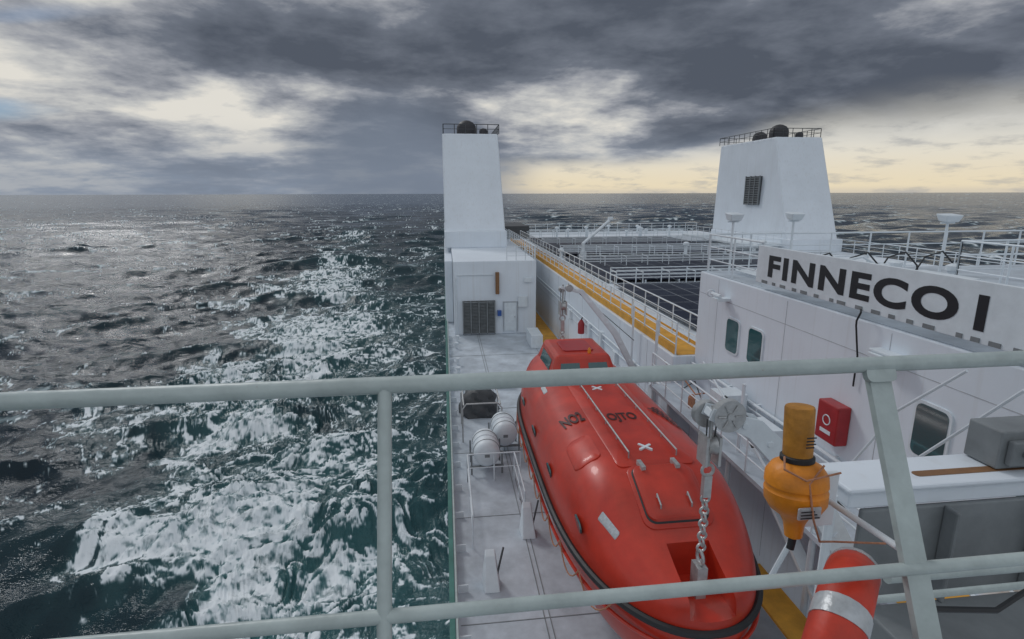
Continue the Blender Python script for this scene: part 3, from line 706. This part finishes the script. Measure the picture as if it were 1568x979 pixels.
def fall(yh, zt, near):
    g = grp('lifeboat_davit')
    h = MB(); h.box(3.70,3.86,yh-.12,yh+.12,-6.15,-5.62); h.torus((3.78,yh,-5.5),(1,0,0),.10,.028,18,8)
    zc_ = -5.33; k = 0
    while zc_ < -4.45:
        h.torus((3.78,yh,zc_),(1,0,0) if k % 2 else (0,1,0),.065,.02,14,6); zc_ += .105; k += 1
    h.box(3.72,3.84,yh-.05,yh+.05,-4.45,-4.1); h.torus((3.78,yh,-4.02),(0,1,0),.09,.025,16,8)
    h.tube((3.78,yh,-3.95),(3.78,yh,zt+.1),.03)
    h.box(3.66,3.70,yh-.14,yh+.14,-3.9,-3.45); h.box(3.86,3.90,yh-.14,yh+.14,-3.9,-3.45); h.lathe([(.15,0),(.12,.05),(.12,.1),(.15,.15)],(3.705,yh,-3.62),(1,0,0),18)
    h.obj('hook_and_chain', STEEL, g, True)
    s = 1.0 if near else .5
    h = MB(); h.lathe([(.24*s,0),(.19*s,.04),(.19*s,.08),(.24*s,.12)],(3.95,yh-.2,zt),(0,1,0),24); h.lathe([(.05,-.02),(.05,.14)],(3.95,yh-.2,zt),(0,1,0),10); h.lathe([(.2*s,0),(.15*s,.04),(.15*s,.08),(.2*s,.12)],(3.78,yh+.14,zt-.1),(0,1,0),24)
    for k in range(6): a = k*math.pi/3; h.tube((3.95+.07*math.cos(a),yh-.212,zt+.07*math.sin(a)),(3.95+.19*s*math.cos(a),yh-.212,zt+.19*s*math.sin(a)),.012,5)
    h.obj('sheaves', STEEL, g, True)
    A = [(3.7,zt+.02),(4.4,zt-.25),(5.4,zt-1.25),(6.1,zt-2.4),(6.2,-8.95)] if near else [(3.7,zt+.02),(4.4,zt-.15),(5.6,zt-1.6),(6.3,zt-2.9),(6.4,-8.95)]
    up, dn = [], []
    for i, (ax_, az_) in enumerate(A):
        p0, p1 = A[max(0, i-1)], A[min(len(A)-1, i+1)]; tx, tz = p1[0]-p0[0], p1[1]-p0[1]; l_ = math.hypot(tx, tz); nx, nz = -tz/l_, tx/l_; hw_ = (.09, .16, .2, .2, .17)[i]*s
        up.append((ax_+nx*hw_, az_+nz*hw_)); dn.append((ax_-nx*hw_, az_-nz*hw_))
    h = MB(); poly = up+dn[::-1]
    h.plate(poly, yh-.11*s-.02, yh-.11*s); h.plate(poly, yh+.11*s, yh+.11*s+.02); 
    for i in range(4): 
        for f_ in (.25, .75):
            px = A[i][0]+(A[i+1][0]-A[i][0])*f_; pz = A[i][1]+(A[i+1][1]-A[i][1])*f_
            h.tube((px,yh-.11*s-.04,pz),(px,yh+.11*s+.04,pz),.05,10)
    h.plate([((u_[0]*.8+d_[0]*.2), (u_[1]*.8+d_[1]*.2)) for u_, d_ in zip(up, dn)]+[((u_[0]*.2+d_[0]*.8), (u_[1]*.2+d_[1]*.8)) for u_, d_ in zip(up[::-1], dn[::-1])], yh-.09*s, yh+.09*s)
    h.box(5.85,6.6,yh-.35,yh+.35,-8.99,-8.7)
    h.obj('davit_arm', WHITE2, g, bevel=.008)
    h = MB(); h.tube((3.95,yh,zt+.24*s),(6.3,yh+.1,zt-1.9),.014,6); h.tube((3.7,yh-.02,zt-.1),(3.72,yh,-3.6),.012,6); h.tube((3.85,yh-.02,zt-.1),(3.84,yh,-3.6),.012,6); h.obj('wire_falls', DGREY, g)
fall(7.05, -3.1, True); fall(17.35, -3.0, False)

# ------------------------------------------------------------------ deck equipment on left
def raft(xc, yc):
    g = grp('life_raft_canister'); h = MB()
    h.lathe([(.02,-.68),(.3,-.67),(.40,-.6),(.43,-.5),(.43,-.03),(.46,-.02),(.46,.02),(.43,.03),(.43,.5),(.40,.6),(.3,.67),(.02,.68)],(xc,yc,-8.25),(0.0,1,0),28); h.obj('canister', WHITE2, g, True)
    h = MB(); h.torus((xc,yc-.35,-8.25),(0,1,0),.44,.009,28,5); h.torus((xc,yc+.35,-8.25),(0,1,0),.44,.009,28,5); h.box(xc-.08,xc+.08,yc-.69,yc-.675,-8.3,-8.2); h.obj('straps', GREY, g)
    h = MB()
    for yy in (yc-.45, yc+.45): h.beam((xc-.55,yy,-8.72),(xc+.55,yy,-8.72),.08,.06); h.tube((xc-.5,yy,-9),(xc-.5,yy,-8.2),.03); h.tube((xc+.5,yy,-9),(xc+.5,yy,-8.2),.03)
    h.obj('cradle', GREY, g)
raft(1.15, 16.9); raft(1.9, 18.3)
g = grp('rope_reel_rack'); h = MB()
for yy in (18.9, 20.6): h.path([(.45,yy,-9),(.45,yy,-7.7),(.6,yy,-7.5),(1.75,yy,-7.5),(1.9,yy,-7.7),(1.9,yy,-9)],.03)
h.tube((.5,18.9,-7.55),(.5,20.6,-7.55),.03); h.tube((1.85,18.9,-7.55),(1.85,20.6,-7.55),.03); h.obj('frame', STEEL, g)
h = MB()
nu, nv = 26, 16
tv = []
for i in range(nv+1):
    for j in range(nu):
        a = 2*math.pi*j/nu; f_ = math.sin(i/nv*math.pi/2); rr_ = max(.01, math.cos(i/nv*math.pi/2))**.6*(1+.10*math.sin(5*a+2*f_*6)+.06*math.sin(11*a+9*f_)+rnd.uniform(-.03,.03))
        tv.append((1.2+.78*rr_*math.cos(a), 21.6+.62*rr_*math.sin(a), -8.98+1.1*f_*(1+.12*math.sin(3*a+1)*rr_)))
h.add(tv, [(i*nu+j, i*nu+(j+1)%nu, (i+1)*nu+(j+1)%nu, (i+1)*nu+j) for i in range(nv) for j in range(nu)])
h.obj('tarpaulin', DGREY, g, True)
def chute(xc, yc):
    g = grp('deck_fairlead_plate'); h = MB(); h.hexa([(xc-.18,yc-.2,-9),(xc+.18,yc-.2,-9),(xc+.22,yc+.25,-9),(xc-.22,yc+.25,-9),(xc-.14,yc+.1,-8.25),(xc+.1,yc+.1,-8.25),(xc+.1,yc+.25,-8.15),(xc-.14,yc+.25,-8.15)]); h.obj('plate', WHITE2, g, bevel=.02)
    h = MB(); h.tube((xc+.12,yc,-8.7),(xc+.3,yc+.2,-8.1),.025); h.obj('lever', DGREY, g)
chute(.85,11.1); chute(2.0,13.0)
h = MB(); railing(h,(.5,16,-9),(2.2,16,-9),.95,2,.85,.02); railing(h,(.5,12.6,-9),(.5,16,-9),.95,2,1.7,.02); railing(h,(2.0,13.6,-9),(2.0,16,-9),.95,2,1.2,.02); h.obj('guard_rail', WHITE2)
h = MB()
for i in range(8):
    yy = 22+i*1.6; h.lathe([(.07,0),(.07,.3),(.13,.3),(.13,.4)],(rnd.choice([.5,.6,5.6]),yy,-9),n=10)
h.box(4.9,5.6,31,33,-8.995,-8.2); h.box(2.2,3,24.4,25.2,-8.995,-8.7)
h.obj('deck_fittings', WHITE2, None, False, .02)

# ------------------------------------------------------------------ near bridge-wing rail
Yt, Zt, Yl, Zl = 1.5, -.527, 1.247, -1.071
br = grp('bridge_wing_railing')
h = MB(); h.tube((-3,Yt,Zt),(5,Yt,Zt),.0245,16); h.tube((-3,Yl,Zl),(5,Yl,Zl),.0185,14)
Yb, Zb = Yl+(Yl-Yt)*1.1, Zl+(Zl-Zt)*1.1
h.tube((-3,Yb,Zb),(5,Yb,Zb),.0185,14)
h.obj('rails', RAIL, br, True)
h = MB()
h.tube((-.181,Yt,Zt),(-.189,Yb,Zb),.0195,14); h.tube((-2.0,Yt,Zt),(-2.0,Yb,Zb),.0195,14)
for xx in (1.335, 3.2): h.beam((xx,Yt,Zt-.012),(xx,Yb,Zb),.072,.022,(0,1,-.5)); h.rrect((xx,Yt-.01,Zt-.03),(1,0,0),(0,.42,.9),.10,.05,.02,.02)
for xx in (-.181, -2.0): h.torus((xx,Yt,Zt-.02),(0,-.42,-.9),.0195,.006,16,6)
h.obj('stanchions', RAIL, br, True)

g = grp('smoke_marker_buoy'); bx, by, bz = 1.235, 1.66, -1.075
h = MB(); h.lathe([(.048,.15),(.05,.155),(.05,.33),(.047,.337),(.02,.339)],(bx,by,bz),(0,.1,1),28); h.obj('smoke_canister', BUOYB, g, True)
h = MB(); h.lathe([(.012,-.16),(.03,-.15),(.036,-.10),(.05,-.07),(.088,-.04),(.105,-.01),(.107,.03),(.103,.035),(.103,.05),(.107,.055),(.104,.09),(.085,.12),(.06,.135),(.05,.14)],(bx,by,bz),(0,.1,1),32); h.obj('float_body', BUOY, g, True)
h = MB(); h.lathe([(.052,.135),(.058,.14),(.058,.155),(.051,.16)],(bx,by,bz),(0,.1,1),24); h.tube((bx-.01,by-.02,bz-.2),(bx,by-.015,bz-.155),.014,10); h.obj('clamp_band', BLACK, g, True)
h = MB(); h.rrect((bx-.02,by-.1095,bz+.0),(1,0,0),(0,0,1),.085,.045,.005,-.003); h.obj('label', SILVER, g)
h = MB()
for i in range(3): h.box(bx-.055,bx-.055+.05+.01*i,by-.1155,by-.114,bz+.008-i*.012,bz+.012-i*.012)
for i in range(4): h.box(bx-.02,bx+.015-.005*(i%2),by-.052,by-.0495,bz+.25-i*.012,bz+.254-i*.012)
h.obj('label_print', INK, g)
h = MB(); h.box(bx+.08,bx+.2,by+.04,by+.06,bz-.16,bz+.06); h.tube((bx+.16,by+.05,bz-.05),(bx+.11,by-.34,bz+.02),.012); h.obj('bracket_plate', WHITE2, g, bevel=.004)
h = MB(); h.path([(bx+.05,by-.06,bz+.15),(bx-.02,by-.09,bz+.1),(bx-.01,by-.12,bz-.02),(bx+.04,by-.1,bz-.12),(bx+.14,by-.04,bz-.17),(bx+.3,by-.1,bz-.15)],.004,6); h.path([(bx-.06,by,bz+.16),(bx-.09,by-.05,bz+.14),(bx-.04,by-.1,bz+.12),(bx+.1,by-.08,bz+.13)],.004,6); h.obj('lanyard', ROPE, g)

# lifebuoy stowed outboard, seen edge-on
g = grp('lifebuoy'); c = Vector((1.18,1.33,-1.475)); ax = Vector((.55,-.56,-.05)).normalized()
MM = align(ax); at = max(range(360), key=lambda k: (MM @ Vector((math.cos(math.radians(k)), math.sin(math.radians(k)), 0))).z); at = math.radians(at)
h = MB(); h.torus(c, ax, .30, .076, 56, 18); h.obj('ring', LBRED, g, True)
h = MB()
for da in (-.52, .34, 2.0, 3.6): h.torus(c, ax, .30, .0785, 6, 18, at+da, at+da+.18)
h.obj('reflective_bands', SILVER, g, True)

bs = grp('bridge_wing_console')
h = MB(); h.box(2.6,7,2.97,3.3,-2.05,-1.93); h.box(2.57,7,2.94,3.32,-1.928,-1.89); h.obj('ledge', WHITE, bs, bevel=.015)
h = MB(); h.rrect((3.6,3.08,-1.889),(1,0,0),(0,1,0),.9,.07,.03,.003); h.obj('slot', BROWN, bs)
h = MB(); h.box(3.75,4.8,3.05,3.3,-1.88,-1.6); h.box(3.8,4.7,3.0,3.05,-1.84,-1.66); h.tube((3.9,3.0,-1.75),(3.9,2.9,-1.75),.03); h.obj('junction_box', GREY, bs, bevel=.02)
h = MB(); h.box(2.75,7,2.3,2.9,-3.2,-2.75); h.box(2.7,7,2.96,3.0,-2.75,-2.06)
for xx in (3.3, 4.0, 4.7): h.box(xx, xx+.03, 2.85, 2.96, -2.75, -2.06)
h.obj('lower_beam', GREY, bs, bevel=.02)
h = MB(); h.tube((2.0,2.0,-1.75),(6,2.0,-1.78),.03,12); h.tube((2.2,2.3,-2.15),(6,2.3,-2.15),.02,10); h.obj('pipes', RAIL, bs, True)
h = MB(); h.path([(2.1,1.9,-1.85),(2.5,1.9,-1.9),(2.7,1.95,-1.86),(3.2,1.95,-1.92),(4,1.95,-1.9)],.014,6); h.obj('cables', BLACK, bs)
h = MB(); h.tube((2.6,3.2,-1.95),(2.4,3.4,-2.9),.02); h.tube((2.5,3.0,-1.95),(2.5,3.0,-3.2),.03); h.obj('stays', WHITE2, bs)
